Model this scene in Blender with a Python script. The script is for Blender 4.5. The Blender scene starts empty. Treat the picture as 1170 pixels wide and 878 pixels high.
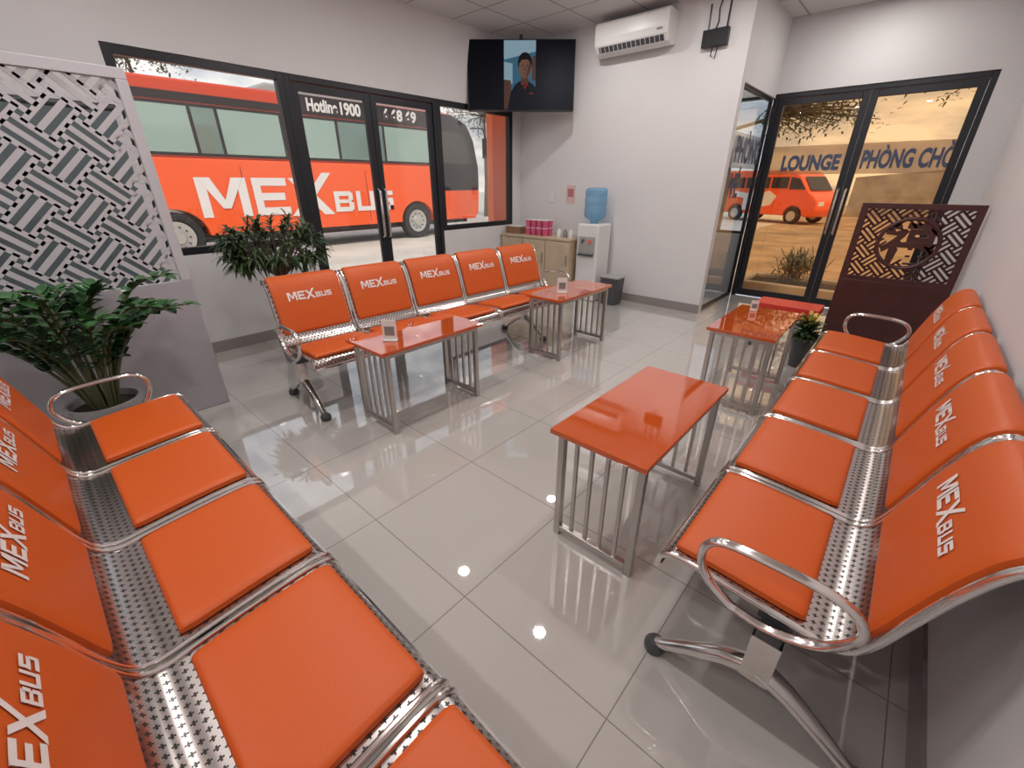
import bpy, math, random, bmesh
from mathutils import Vector, Matrix
random.seed(7)
SC = bpy.context.scene
COL = SC.collection
try:
    SC.view_settings.view_transform = 'Standard'
except Exception:
    pass

# ---------------------------------------------------------------- materials
def new_mat(name):
    m = bpy.data.materials.new(name); m.use_nodes = True
    nt = m.node_tree; nt.nodes.clear()
    out = nt.nodes.new('ShaderNodeOutputMaterial')
    return m, nt, out

def pmat(name, col, rough=0.5, metal=0.0, noise=0.0, nscale=8.0, bump=0.0, bscale=80.0, coat=0.0, emit=None, estr=0.0, spec=0.5):
    m, nt, out = new_mat(name)
    b = nt.nodes.new('ShaderNodeBsdfPrincipled')
    nt.links.new(b.outputs[0], out.inputs[0])
    b.inputs['Base Color'].default_value = (*col, 1)
    b.inputs['Roughness'].default_value = rough
    b.inputs['Metallic'].default_value = metal
    b.inputs['Specular IOR Level'].default_value = spec
    b.inputs['Coat Weight'].default_value = coat
    b.inputs['Coat Roughness'].default_value = 0.03
    if emit:
        b.inputs['Emission Color'].default_value = (*emit, 1)
        b.inputs['Emission Strength'].default_value = estr
    tc = nt.nodes.new('ShaderNodeTexCoord')
    if noise > 0:
        n = nt.nodes.new('ShaderNodeTexNoise'); n.inputs['Scale'].default_value = nscale
        n.inputs['Detail'].default_value = 4
        nt.links.new(tc.outputs['Object'], n.inputs['Vector'])
        r = nt.nodes.new('ShaderNodeValToRGB')
        r.color_ramp.elements[0].position = 0.3; r.color_ramp.elements[1].position = 0.7
        r.color_ramp.elements[0].color = (*[c*(1-noise) for c in col], 1)
        r.color_ramp.elements[1].color = (*[min(1, c*(1+noise)) for c in col], 1)
        nt.links.new(n.outputs['Fac'], r.inputs[0]); nt.links.new(r.outputs[0], b.inputs['Base Color'])
    if bump > 0:
        n2 = nt.nodes.new('ShaderNodeTexNoise'); n2.inputs['Scale'].default_value = bscale
        nt.links.new(tc.outputs['Object'], n2.inputs['Vector'])
        bp = nt.nodes.new('ShaderNodeBump'); bp.inputs['Strength'].default_value = bump
        bp.inputs['Distance'].default_value = 0.002
        nt.links.new(n2.outputs['Fac'], bp.inputs['Height']); nt.links.new(bp.outputs[0], b.inputs['Normal'])
    return m

def mth(nt, op, a, b=None):
    n = nt.nodes.new('ShaderNodeMath'); n.operation = op
    for i, x in enumerate((a, b)):
        if x is None: continue
        if isinstance(x, (int, float)): n.inputs[i].default_value = x
        else: nt.links.new(x, n.inputs[i])
    return n.outputs[0]

def grid_mat(name, col, line_col, tile, line, offx, offy, rough, noise=0.04, coat=0.0, nscale=3.0, spec=0.5, ior=1.5):
    m, nt, out = new_mat(name)
    b = nt.nodes.new('ShaderNodeBsdfPrincipled'); nt.links.new(b.outputs[0], out.inputs[0])
    b.inputs['Roughness'].default_value = rough
    b.inputs['IOR'].default_value = ior
    b.inputs['Coat Weight'].default_value = coat; b.inputs['Coat Roughness'].default_value = 0.02
    b.inputs['Specular IOR Level'].default_value = spec
    tc = nt.nodes.new('ShaderNodeTexCoord'); sp = nt.nodes.new('ShaderNodeSeparateXYZ')
    nt.links.new(tc.outputs['Object'], sp.inputs[0])
    def ln(s, off):
        t = mth(nt, 'FRACT', mth(nt, 'DIVIDE', mth(nt, 'SUBTRACT', s, off - 40*tile), tile))
        d = mth(nt, 'ABSOLUTE', mth(nt, 'SUBTRACT', t, 0.5))
        return mth(nt, 'GREATER_THAN', d, 0.5 - line/tile/2)
    k = mth(nt, 'MAXIMUM', ln(sp.outputs[0], offx), ln(sp.outputs[1], offy))
    n = nt.nodes.new('ShaderNodeTexNoise'); n.inputs['Scale'].default_value = nscale
    n.inputs['Detail'].default_value = 5
    nt.links.new(tc.outputs['Object'], n.inputs['Vector'])
    r = nt.nodes.new('ShaderNodeValToRGB')
    r.color_ramp.elements[0].color = (*[c*(1-noise) for c in col], 1)
    r.color_ramp.elements[1].color = (*[min(1, c*(1+noise)) for c in col], 1)
    nt.links.new(n.outputs['Fac'], r.inputs[0])
    mx = nt.nodes.new('ShaderNodeMix'); mx.data_type = 'RGBA'
    nt.links.new(k, mx.inputs[0]); nt.links.new(r.outputs[0], mx.inputs[6])
    mx.inputs[7].default_value = (*line_col, 1)
    nt.links.new(mx.outputs[2], b.inputs['Base Color'])
    return m

def glass_mat(name, tint, refl=0.05, rough=0.0):
    m, nt, out = new_mat(name)
    t = nt.nodes.new('ShaderNodeBsdfTransparent'); t.inputs[0].default_value = (*tint, 1)
    g = nt.nodes.new('ShaderNodeBsdfGlossy'); g.inputs['Roughness'].default_value = rough
    lw = nt.nodes.new('ShaderNodeFresnel'); lw.inputs[0].default_value = 1.45
    f = mth(nt, 'MULTIPLY', lw.outputs[0], refl/0.04)
    f = mth(nt, 'MINIMUM', f, 0.35)
    mx = nt.nodes.new('ShaderNodeMixShader')
    nt.links.new(f, mx.inputs[0]); nt.links.new(t.outputs[0], mx.inputs[1]); nt.links.new(g.outputs[0], mx.inputs[2])
    nt.links.new(mx.outputs[0], out.inputs[0])
    return m

def mixtrans(name, tcol, dcol, fac, rough=.3):
    m, nt, out = new_mat(name)
    t = nt.nodes.new('ShaderNodeBsdfTransparent'); t.inputs[0].default_value = (*tcol, 1)
    d = nt.nodes.new('ShaderNodeBsdfPrincipled'); d.inputs['Base Color'].default_value = (*dcol, 1); d.inputs['Roughness'].default_value = rough
    mx = nt.nodes.new('ShaderNodeMixShader'); mx.inputs[0].default_value = fac
    nt.links.new(t.outputs[0], mx.inputs[1]); nt.links.new(d.outputs[0], mx.inputs[2]); nt.links.new(mx.outputs[0], out.inputs[0])
    return m

def perf_mat():
    m, nt, out = new_mat('perforated_steel')
    b = nt.nodes.new('ShaderNodeBsdfPrincipled'); nt.links.new(b.outputs[0], out.inputs[0])
    uv = nt.nodes.new('ShaderNodeUVMap'); sp = nt.nodes.new('ShaderNodeSeparateXYZ')
    nt.links.new(uv.outputs[0], sp.inputs[0])
    P = 0.024
    v = mth(nt, 'DIVIDE', sp.outputs[1], P*0.72)
    row = mth(nt, 'FLOOR', v)
    odd = mth(nt, 'FRACT', mth(nt, 'MULTIPLY', row, 0.5))
    u = mth(nt, 'ADD', mth(nt, 'DIVIDE', sp.outputs[0], P), odd)
    a = mth(nt, 'ABSOLUTE', mth(nt, 'SUBTRACT', mth(nt, 'FRACT', u), 0.5))
    c = mth(nt, 'ABSOLUTE', mth(nt, 'SUBTRACT', mth(nt, 'FRACT', v), 0.5))
    h1 = mth(nt, 'MULTIPLY', mth(nt, 'LESS_THAN', a, 0.085), mth(nt, 'LESS_THAN', c, 0.36))
    h2 = mth(nt, 'MULTIPLY', mth(nt, 'LESS_THAN', a, 0.27), mth(nt, 'LESS_THAN', c, 0.12))
    hole = mth(nt, 'MAXIMUM', h1, h2)
    mx = nt.nodes.new('ShaderNodeMix'); mx.data_type = 'RGBA'
    nt.links.new(hole, mx.inputs[0])
    mx.inputs[6].default_value = (0.56, 0.51, 0.49, 1); mx.inputs[7].default_value = (0.03, 0.028, 0.027, 1)
    nt.links.new(mx.outputs[2], b.inputs['Base Color'])
    nt.links.new(mth(nt, 'SUBTRACT', 1.0, hole), b.inputs['Metallic'])
    b.inputs['Roughness'].default_value = 0.24
    return m

M_wall = pmat('wall_paint', (0.66, 0.645, 0.645), 0.6, noise=0.02, nscale=2)
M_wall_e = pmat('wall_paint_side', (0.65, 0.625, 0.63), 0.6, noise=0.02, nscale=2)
M_floor = grid_mat('floor_tiles', (0.49, 0.46, 0.43), (0.22, 0.20, 0.185), 0.6034, 0.0038, -0.864, 0.701, 0.02, 0.03, coat=1.0, spec=0.6, ior=1.85)
M_ceil = grid_mat('ceiling_tiles', (0.64, 0.62, 0.61), (0.33, 0.32, 0.31), 0.61, 0.02, -2.70, 2.14, 0.8, 0.02)
M_base = pmat('baseboard_tile', (0.26, 0.23, 0.22), 0.3)
M_frame = pmat('dark_aluminium', (0.018, 0.019, 0.024), 0.35, 0.3)
M_glass = glass_mat('window_glass', (0.96, 0.96, 0.95))
M_glass_o = glass_mat('tinted_glass', (0.93, 0.75, 0.55))
M_glass_p = glass_mat('partition_glass', (0.93, 0.95, 0.96), refl=.03)
M_frost = mixtrans('frosted_band', (.95, .95, .95), (.70, .70, .70), .40, .5)
M_chrome = pmat('chrome', (0.76, 0.72, 0.70), 0.13, 1.0)
M_steel = pmat('brushed_steel', (0.50, 0.47, 0.45), 0.28, 1.0)
M_perf = perf_mat()
M_orange = pmat('orange_leatherette', (0.56, 0.092, 0.010), 0.42, bump=0.25, bscale=220, spec=0.38)
M_table = pmat('orange_glass_top', (0.52, 0.078, 0.008), 0.03, coat=1.0, spec=.8)
M_white = pmat('white_print', (0.74, 0.69, 0.67), 0.5)
M_plast = pmat('white_plastic', (0.70, 0.69, 0.68), 0.35)
M_black = pmat('black_plastic', (0.012, 0.012, 0.014), 0.3)
M_dark = pmat('dark_grey', (0.06, 0.06, 0.065), 0.4)
M_dark2 = pmat('grey_print', (0.22, 0.21, 0.21), 0.5)
M_panel = pmat('lilac_panel', (0.38, 0.355, 0.38), 0.45)
M_lat = pmat('lilac_lattice', (0.50, 0.485, 0.51), 0.45)
M_maroon = pmat('maroon_lacquer', (0.065, 0.018, 0.016), 0.35, noise=0.2, nscale=6)
M_blind = pmat('slate_blind', (0.11, 0.135, 0.145), 0.7)
M_wood = pmat('light_wood', (0.50, 0.39, 0.27), 0.45, noise=0.12, nscale=5)
M_busor = pmat('bus_orange', (0.88, 0.110, 0.022), 0.3, coat=0.2)
M_colm = pmat('column_orange', (0.95, 0.16, 0.03), 0.5)
M_busrd = pmat('bus_roof_red', (0.60, 0.06, 0.02), 0.35)
M_busgr = pmat('bus_grey', (0.36, 0.35, 0.34), 0.35)
M_busdk = pmat('bus_dark', (0.030, 0.024, 0.024), 0.3, spec=.3)
M_busgl = pmat('bus_glass', (0.15, 0.22, 0.19), 0.06, spec=0.9)
M_busgl2 = pmat('bus_curtain_glass', (0.28, 0.38, 0.33), 0.08, spec=0.9)
M_tyre = pmat('tyre_rubber', (0.02, 0.02, 0.02), 0.7)
M_rim = pmat('wheel_rim', (0.55, 0.53, 0.5), 0.35, 0.6)
M_ground = pmat('concrete_yard', (0.56, 0.52, 0.46), 0.85, noise=0.12, nscale=0.8)
M_dirt = pmat('dirt_yard', (0.38, 0.27, 0.17), 0.95, noise=0.28, nscale=1.2)
M_stone = pmat('retaining_stone', (0.34, 0.30, 0.26), 0.9, noise=0.25, nscale=1.5)
M_leaf = pmat('leaf_green', (0.045, 0.080, 0.028), 0.4, noise=0.35, nscale=12)
M_leafd = pmat('leaf_dark_green', (0.032, 0.095, 0.030), 0.32, noise=0.4, nscale=10)
M_leaft = pmat('tree_leaf', (0.085, 0.095, 0.04), 0.6, noise=0.3, nscale=4)
M_stem = pmat('stem', (0.07, 0.08, 0.035), 0.6)
M_bark = pmat('bark', (0.12, 0.08, 0.05), 0.9, noise=0.3, nscale=10)
M_pot = pmat('ceramic_pot', (0.30, 0.29, 0.30), 0.35)
M_soil = pmat('soil', (0.04, 0.03, 0.02), 0.95)
M_pink = pmat('pink_cup', (0.62, 0.10, 0.20), 0.4)
M_red = pmat('red_lacquer', (0.58, 0.03, 0.02), 0.4)
M_lamp = pmat('lamp_glow', (1, 1, 1), 0.5, emit=(1, 0.95, 0.88), estr=20)
M_ink = pmat('blue_grey_lettering', (0.06, 0.075, 0.13), 0.5)
M_bottle = mixtrans('blue_bottle', (0.60, 0.80, 0.92), (0.28, 0.48, 0.66), .45, .1)

# ---------------------------------------------------------------- mesh builder
class MB:
    def __init__(s): s.v = []; s.f = []; s.m = []; s.uvf = None
    def add(s, vs, fs, mi=0):
        o = len(s.v); s.v += [tuple(v) for v in vs]
        s.f += [tuple(i+o for i in f) for f in fs]; s.m += [mi]*len(fs); return s
    def box(s, x0, x1, y0, y1, z0, z1, mi=0, M=None):
        vs = [Vector((x, y, z)) for z in (z0, z1) for y in (y0, y1) for x in (x0, x1)]
        if M: vs = [M @ v for v in vs]
        return s.add(vs, [(0,2,3,1),(4,5,7,6),(0,1,5,4),(2,6,7,3),(0,4,6,2),(1,3,7,5)], mi)
    def tube(s, pts, r, seg=10, mi=0, closed=False, flat=1.0, up=(0, 0, 1)):
        pts = [Vector(p) for p in pts]; n = len(pts)
        rs = r if isinstance(r, (list, tuple)) else [r]*n
        vs = []; prev = None
        for i, p in enumerate(pts):
            if closed: t = pts[(i+1) % n] - pts[i-1]
            else: t = pts[min(i+1, n-1)] - pts[max(i-1, 0)]
            t.normalize()
            if prev is None:
                a = Vector(up)
                if abs(a.dot(t)) > 0.95: a = Vector((1, 0, 0)) if abs(t.x) < 0.9 else Vector((0, 1, 0))
                nrm = (a - t*a.dot(t)).normalized()
            else:
                nrm = (prev - t*prev.dot(t))
                nrm = nrm.normalized() if nrm.length > 1e-6 else prev
            prev = nrm; bn = t.cross(nrm)
            for k in range(seg):
                an = 2*math.pi*k/seg
                vs.append(p + nrm*math.cos(an)*rs[i]*flat + bn*math.sin(an)*rs[i])
        fs = []
        m = n if closed else n-1
        for i in range(m):
            j = (i+1) % n
            for k in range(seg):
                k2 = (k+1) % seg
                fs.append((i*seg+k, i*seg+k2, j*seg+k2, j*seg+k))
        if not closed:
            fs.append(tuple(range(seg))[::-1]); fs.append(tuple((n-1)*seg+k for k in range(seg)))
        return s.add(vs, fs, mi)
    def prism(s, poly, a0, a1, axis='x', mi=0):
        def mk(p, a):
            if axis == 'x': return (a, p[0], p[1])
            if axis == 'y': return (p[0], a, p[1])
            return (p[0], p[1], a)
        n = len(poly)
        vs = [mk(p, a0) for p in poly] + [mk(p, a1) for p in poly]
        fs = [tuple(range(n))[::-1], tuple(range(n, 2*n))]
        fs += [(i, (i+1) % n, n+(i+1) % n, n+i) for i in range(n)]
        return s.add(vs, fs, mi)
    def lathe(s, prof, seg=24, c=(0, 0, 0), mi=0, axis='z'):
        vs = []
        for r, z in prof:
            for k in range(seg):
                a = 2*math.pi*k/seg
                x, y = r*math.cos(a), r*math.sin(a)
                q = (x, y, z) if axis == 'z' else ((z, x, y) if axis == 'x' else (x, z, y))
                vs.append((c[0]+q[0], c[1]+q[1], c[2]+q[2]))
        fs = []
        for i in range(len(prof)-1):
            for k in range(seg):
                k2 = (k+1) % seg
                fs.append((i*seg+k, i*seg+k2, (i+1)*seg+k2, (i+1)*seg+k))
        fs.append(tuple(range(seg))[::-1]); fs.append(tuple((len(prof)-1)*seg+k for k in range(seg)))
        return s.add(vs, fs, mi)
    def mesh(s, name, mats, smooth=False, recalc=True):
        me = bpy.data.meshes.new(name)
        me.from_pydata(s.v, [], s.f)
        for mt in mats: me.materials.append(mt)
        me.polygons.foreach_set('material_index', s.m)
        if recalc:
            bm = bmesh.new(); bm.from_mesh(me)
            bmesh.ops.recalc_face_normals(bm, faces=bm.faces)
            bm.to_mesh(me); bm.free()
        if smooth:
            me.polygons.foreach_set('use_smooth', [True]*len(me.polygons))
            try: me.set_sharp_from_angle(angle=math.radians(40))
            except Exception: pass
        me.update()
        return me
    def build(s, name, mats, parent=None, loc=(0, 0, 0), rot=(0, 0, 0), smooth=False, bevel=0.0, recalc=True):
        if not isinstance(mats, (list, tuple)): mats = [mats]
        return mkobj(name, s.mesh(name, mats, smooth, recalc), parent, loc, rot, bevel)

def mkobj(name, me, parent=None, loc=(0, 0, 0), rot=(0, 0, 0), bevel=0.0):
    o = bpy.data.objects.new(name, me); COL.objects.link(o)
    o.location = loc; o.rotation_euler = rot
    if parent: o.parent = parent
    if bevel > 0:
        b = o.modifiers.new('bevel', 'BEVEL'); b.width = bevel; b.segments = 2; b.limit_method = 'ANGLE'
    return o

def empty(name, loc=(0, 0, 0), rz=0.0, rx=0.0):
    o = bpy.data.objects.new(name, None); COL.objects.link(o)
    o.empty_display_size = 0.1; o.location = loc; o.rotation_euler = (rx, 0, rz); return o

def tag(o, label, cat, group=None, kind=None):
    o['label'] = label; o['category'] = cat
    if group: o['group'] = group
    if kind: o['kind'] = kind
    return o

def struct(o, label=None, cat=None):
    o['kind'] = 'structure'
    if label: o['label'] = label
    if cat: o['category'] = cat
    return o

def sbox(name, x0, x1, y0, y1, z0, z1, mat, label, cat):
    return struct(MB().box(x0, x1, y0, y1, z0, z1).build(name, mat), label, cat)

def text_mesh(txt, size, extrude=0.002, offset=0.0):
    c = bpy.data.curves.new('txt', 'FONT'); c.body = txt; c.size = size; c.extrude = extrude; c.offset = offset
    c.align_x = 'LEFT'
    o = bpy.data.objects.new('tmp_txt', c); COL.objects.link(o)
    bpy.context.view_layer.update()
    dg = bpy.context.evaluated_depsgraph_get()
    me = bpy.data.meshes.new_from_object(o.evaluated_get(dg))
    bpy.data.objects.remove(o)
    xs = [v.co.x for v in me.vertices]; w = max(xs)-min(xs) if xs else 1
    x0 = min(xs) if xs else 0
    for v in me.vertices: v.co.x -= x0
    return me, w

# ---------------------------------------------------------------- logo letters
def letter_quads():
    R = []
    def rect(x0, y0, x1, y1): R.append([(x0, y0), (x1, y0), (x1, y1), (x0, y1)])
    rect(0, 0, .21, 1); rect(.88, 0, 1.09, 1)
    R.append([(.06, 1), (.32, 1), (.63, .22), (.46, .22)]); R.append([(1.03, 1), (.77, 1), (.46, .22), (.63, .22)])
    x = 1.22
    rect(x, .79, x+.84, 1); rect(x, .40, x+.76, .60); rect(x, 0, x+.84, .21); rect(x, 0, x+.19, 1)
    x = 2.08
    R.append([(x, -.06), (x+.29, -.06), (x+1.26, 1.16), (x+1.00, 1.16)])
    R.append([(x+.04, 1.0), (x+.34, 1.0), (x+1.22, -.06), (x+.91, -.06)])
    k = .62; T = .23
    def s(x, l):
        for (a, b, c, d) in l: rect(x+a*k, b*k, x+c*k, d*k)
    x = 3.34
    s(x, [(0, 0, T, 1), (0, 0, .85, T), (0, 1-T, .85, 1), (0, .42, .85, .60), (.70, .08, .95, .45), (.70, .56, .93, .93)])
    s(x+.70, [(0, 0, T, 1), (.73, 0, .95, 1), (0, 0, .95, T)])
    s(x+1.40, [(0, 0, .92, T), (0, .40, .92, .62), (0, 1-T, .92, 1), (0, .5, T, 1), (.70, 0, .92, .5)])
    return R, 3.34+1.40+.57

LQ, LW = letter_quads()
def logo_mb(fn, scale, n=4, mi=0):
    mb = MB()
    for qi, q in enumerate(LQ):
        vs = []; fs = []
        for j in range(n+1):
            for i in range(n+1):
                a, b = i/n, j/n
                x = (q[0][0]*(1-a)+q[1][0]*a)*(1-b) + (q[3][0]*(1-a)+q[2][0]*a)*b
                y = (q[0][1]*(1-a)+q[1][1]*a)*(1-b) + (q[3][1]*(1-a)+q[2][1]*a)*b
                vs.append(fn(x*scale, y*scale, qi % 4))
        for j in range(n):
            for i in range(n):
                k = j*(n+1)+i; fs.append((k, k+1, k+n+2, k+n+1))
        mb.add(vs, fs, mi)
    return mb

# ---------------------------------------------------------------- camera
H = 1.4
F = Vector((-0.6027, 0.6742, -0.4269)); Rr = Vector((0.7455, 0.6665, 0)); U = Rr.cross(F).normalized()
cam = bpy.data.cameras.new('camera'); co = bpy.data.objects.new('camera', cam); COL.objects.link(co)
Mx = Matrix((Rr, U, -F)).transposed().to_4x4(); Mx.translation = (0, 0, H)
co.matrix_world = Mx
cam.sensor_width = 36; cam.lens = 36*485/1170; cam.clip_start = 0.02; cam.clip_end = 300
SC.camera = co

# ---------------------------------------------------------------- room shell
XW, XE, YN, YE, YS, ZC = -4.44, 0.40, 5.15, 6.44, -1.9, 3.03
XP = -1.64
WT = 2.27; SILL = 0.86; WT3 = 1.85
sbox('floor', XW-.12, XE+.1, YS-.1, YE+.12, -.2, 0, M_floor, 'glossy beige ceramic tile floor with thin dark grout', 'floor')
sbox('ceiling', XW-.12, XE+.1, YS-.1, YE+.12, ZC, ZC+.1, M_ceil, 'suspended white tile ceiling in a grid', 'ceiling')
w = MB()
w.box(XW-.12, XW, YS, -.95, 0, ZC).box(XW-.12, XW, -.95, .8, 0, SILL).box(XW-.12, XW, .55, .8, SILL, WT).box(XW-.12, XW, -.95, .55, WT3, WT)
w.box(XW-.12, XW, .8, 2.0, 0, SILL).box(XW-.12, XW, 3.68, YN, 0, SILL).box(XW-.12, XW, 4.98, YN, SILL, WT)
w.box(XW-.12, XW, -.95, YN, WT, ZC).box(XW-.12, XW, YN, YE, 0, ZC)
struct(w.build('wall_west', M_wall), 'pale painted wall around the shopfront windows', 'wall')
sbox('wall_north', XW, XP, YN, YN+.1, 0, ZC, M_wall, 'pale painted wall carrying the air conditioner', 'wall')
sbox('wall_east', XE, XE+.1, YS, YE+.12, 0, ZC, M_wall_e, 'pale painted wall behind the seats', 'wall')
sbox('wall_south', XW-.12, XE, YS-.1, YS, 0, ZC, M_wall, 'pale painted wall', 'wall')
w = MB()
w.box(XW, XE, YE, YE+.12, 2.34, ZC).box(.18, XE, YE, YE+.12, 0, 2.34)
w.box(XW, XP-.06, YE, YE+.12, 0, .8)
struct(w.build('wall_entrance', M_wall), 'pale painted wall around the glass entrance', 'wall')
sbox('wall_partition', XP-.08, XP, YN+.1, YE, 2.3, ZC, M_wall, 'painted wall above the glass partition', 'wall')
bb = MB().box(XW, XW+.012, .0, 2.0, 0, .1).box(XW, XW+.012, 3.68, YN, 0, .1)
struct(bb.build('baseboard_west', M_base), 'grey tile baseboard', 'baseboard')
sbox('baseboard_north', XW+.012, XP, YN-.012, YN, 0, .1, M_base, 'grey tile baseboard', 'baseboard')
sbox('baseboard_east', XE-.012, XE, YS, YE, 0, .1, M_base, 'grey tile baseboard', 'baseboard')

def glazing(name, p0, p1, z0, z1, fw=.06, depth=.07, mull=(), gm=None, label='', leaves=0, handle=False, band=False):
    p0 = Vector((*p0, 0)); p1 = Vector((*p1, 0)); W = (p1-p0).length
    rz = math.atan2(p1.y-p0.y, p1.x-p0.x)
    e = empty(name, (p0.x, p0.y, 0), rz)
    d = depth/2
    fr = MB().box(0, fw, -d, d, z0, z1).box(W-fw, W, -d, d, z0, z1).box(fw, W-fw, -d, d, z1-fw, z1)
    if not leaves or z0 > 0.05: fr.box(fw, W-fw, -d, d, z0, z0+fw)
    for x in mull: fr.box(x-fw/2, x+fw/2, -d, d, z0+fw, z1-fw)
    fr.build('frame', M_frame, e, bevel=.004)
    if leaves:
        lw = (W-2*fw)/leaves
        for i in range(leaves):
            a = fw+i*lw+.002; b = a+lw-.004
            st = .065; zb = z0+.012; zt = z1-fw-.004
            lf = MB().box(a, a+st, -.02, .02, zb, zt).box(b-st, b, -.02, .02, zb, zt)
            lf.box(a+st, b-st, -.02, .02, zt-st, zt).box(a+st, b-st, -.02, .02, zb, zb+.09)
            l = lf.build('leaf', M_frame, e, bevel=.003)
            MB().box(a+st, b-st, -.003, .003, zb+.09, zt-st).build('glass', gm, l)
            if band: MB().box(a+st, b-st, .005, .007, 1.50, 1.80).build('frosted_band', M_frost, l)
            if handle:
                hx = b-st/2 if i == 0 else a+st/2
                MB().tube([(hx, -.02, .85), (hx, -.065, .87), (hx, -.065, 1.1), (hx, -.065, 1.33), (hx, -.02, 1.35)], .013, 10).build('handle', M_chrome, l, smooth=True)
    else:
        xs = [fw/2]+list(mull)+[W-fw/2]
        for i in range(len(xs)-1):
            MB().box(xs[i]+fw/2, xs[i+1]-fw/2, -.003, .003, z0+fw, z1-fw).build('glass', gm, e)
            if band: MB().box(xs[i]+fw/2, xs[i+1]-fw/2, .005, .007, 1.56, 1.90).build('frosted_band', M_frost, e)
    struct(e, label, 'door' if leaves else 'window')
    return e

xw = XW-.04
glazing('window_1', (xw, .8), (xw, 2.0), SILL, WT, gm=M_glass, label='dark framed fixed shop window beside the plant')
glazing('door_1', (xw, 2.0), (xw, 3.68), 0, WT, fw=.05, gm=M_glass, label='dark aluminium double glass door facing the bus', leaves=2, handle=True)
glazing('window_2', (xw, 3.68), (xw, 4.98), SILL, WT, gm=M_glass, label='dark framed fixed shop window beside the corner')
glazing('window_3', (xw, -.95), (xw, .55), SILL, WT3, gm=M_glass, label='shop window behind the carved screen')
glazing('door_2', (XP+.02-.04, YE+.05), (.18, YE+.05), 0, 2.34, fw=.05, gm=M_glass_o, label='dark aluminium double glass entrance door with lettering', leaves=2, handle=True, band=True)
glazing('window_4', (XW, YE+.05), (XP-.04, YE+.05), .8, 2.34, fw=.03, gm=M_glass_p, mull=(1.4,), label='office window with dark frame')
glazing('window_5', (XP-.04, YN+.1), (XP-.04, YE), 0, 2.3, fw=.035, depth=.035, gm=M_glass_p, label='dark framed glass office partition', band=True)
bl = empty('roller_blind', (XW+.03, -1.0, WT3+.03))
MB().box(-.004, .004, .02, 1.75, -1.35, 0).build('blind_fabric', M_blind, bl)
MB().tube([(0, 0, 0), (0, 1.77, 0)], .022, 12).build('roller', M_dark, bl, smooth=True)
tag(bl, 'dark slate roller blind covering the window', 'blind')

d2 = bpy.data.objects['door_2']
def door_text(t, x, z, h, wmax, par, mat, y=-.012):
    me, w_ = text_mesh(t, h*1.38, .001, .010)
    me.materials.clear(); me.materials.append(mat)
    for v in me.vertices: v.co.x *= wmax/w_
    return mkobj('lettering', me, par, (x, y, z), (math.pi/2, 0, 0))
x0d = XP-.02
door_text('LOUNGE', -1.42-x0d, 1.55, .15, .58, d2, M_ink)
door_text('PHÒNG CHỜ', -.65-x0d, 1.56, .17, .75, d2, M_ink)
d5 = bpy.data.objects['window_5']
door_text('PHÒNG', .22, 1.62, .25, .90, d5, M_ink)
door_text('VÉ', .22, 1.26, .25, .35, d5, M_ink)

def downlight(xx, yy, en):
    e = empty('downlight', (xx, yy, ZC))
    MB().lathe([(.065, .002), (.085, .0), (.085, -.012), (.065, -.008)], 24).build('trim_ring', M_plast, e, smooth=True)
    MB().lathe([(.0001, -.004), (.064, -.004), (.064, -.002), (.0001, -.002)], 24).build('lamp_disc', M_lamp, e)
    tag(e, 'round white recessed ceiling downlight, lit', 'light', 'recessed ceiling downlights')
    L = bpy.data.lights.new('downlight_lamp', 'AREA'); L.shape = 'DISK'; L.size = .12; L.energy = en; L.color = (1, .965, .94)
    lo = bpy.data.objects.new('lamp', L); COL.objects.link(lo); lo.parent = e; lo.location = (0, 0, -.02)
for yy in (-1.1, .65, 2.45, 4.27):  # the row behind the camera is unseen, added as fill light
    for xx in (-3.0, -1.79, -.54): downlight(xx, yy, 11)
downlight(-.75, 5.8, 10); downlight(-3.0, 5.8, 14)  # the second one is unseen, added to brighten the office behind the glass

# ---------------------------------------------------------------- benches
PP = [(-.012, .365), (-.006, .398), (.012, .418), (.045, .426), (.14, .424), (.25, .416), (.34, .408), (.40, .404), (.445, .422), (.475, .475), (.505, .57), (.54, .68), (.575, .765), (.605, .805), (.64, .815), (.662, .79)]
def catmull(P, n=8):
    out = []
    for i in range(len(P)-1):
        p0 = P[max(i-1, 0)]; p1 = P[i]; p2 = P[i+1]; p3 = P[min(i+2, len(P)-1)]
        for k in range(n):
            t = k/n
            out.append(tuple(.5*((2*p1[j]) + (-p0[j]+p2[j])*t + (2*p0[j]-5*p1[j]+4*p2[j]-p3[j])*t*t + (-p0[j]+3*p1[j]-3*p2[j]+p3[j])*t**3) for j in range(2)))
    out.append(P[-1]); return out
CP = catmull(PP)
AL = [0.0]
for i in range(1, len(CP)): AL.append(AL[-1]+math.dist(CP[i], CP[i-1]))
ST = AL[-1]
def prof(s):
    s = max(0, min(ST-1e-6, s))
    lo_, hi = 0, len(AL)-1
    while hi-lo_ > 1:
        md = (lo_+hi)//2
        if AL[md] <= s: lo_ = md
        else: hi = md
    t = (s-AL[lo_])/(AL[hi]-AL[lo_])
    def tn(i):
        a = CP[max(i-1, 0)]; b = CP[min(i+1, len(CP)-1)]; return (b[0]-a[0], b[1]-a[1])
    ta = tn(lo_); tb = tn(hi)
    ty = ta[0]*(1-t)+tb[0]*t; tz = ta[1]*(1-t)+tb[1]*t; l = math.hypot(ty, tz)
    ty /= l; tz /= l
    return (CP[lo_][0]*(1-t)+CP[hi][0]*t, CP[lo_][1]*(1-t)+CP[hi][1]*t, -tz, ty)
def find(cond):
    for i in range(2000):
        s = ST*i/2000
        if cond(prof(s)): return s
    return ST
S1 = find(lambda p: p[0] > .024); S2 = find(lambda p: p[0] > .355)
S3 = find(lambda p: p[1] > .468 and p[0] > .4); S4 = ST-.02

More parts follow.
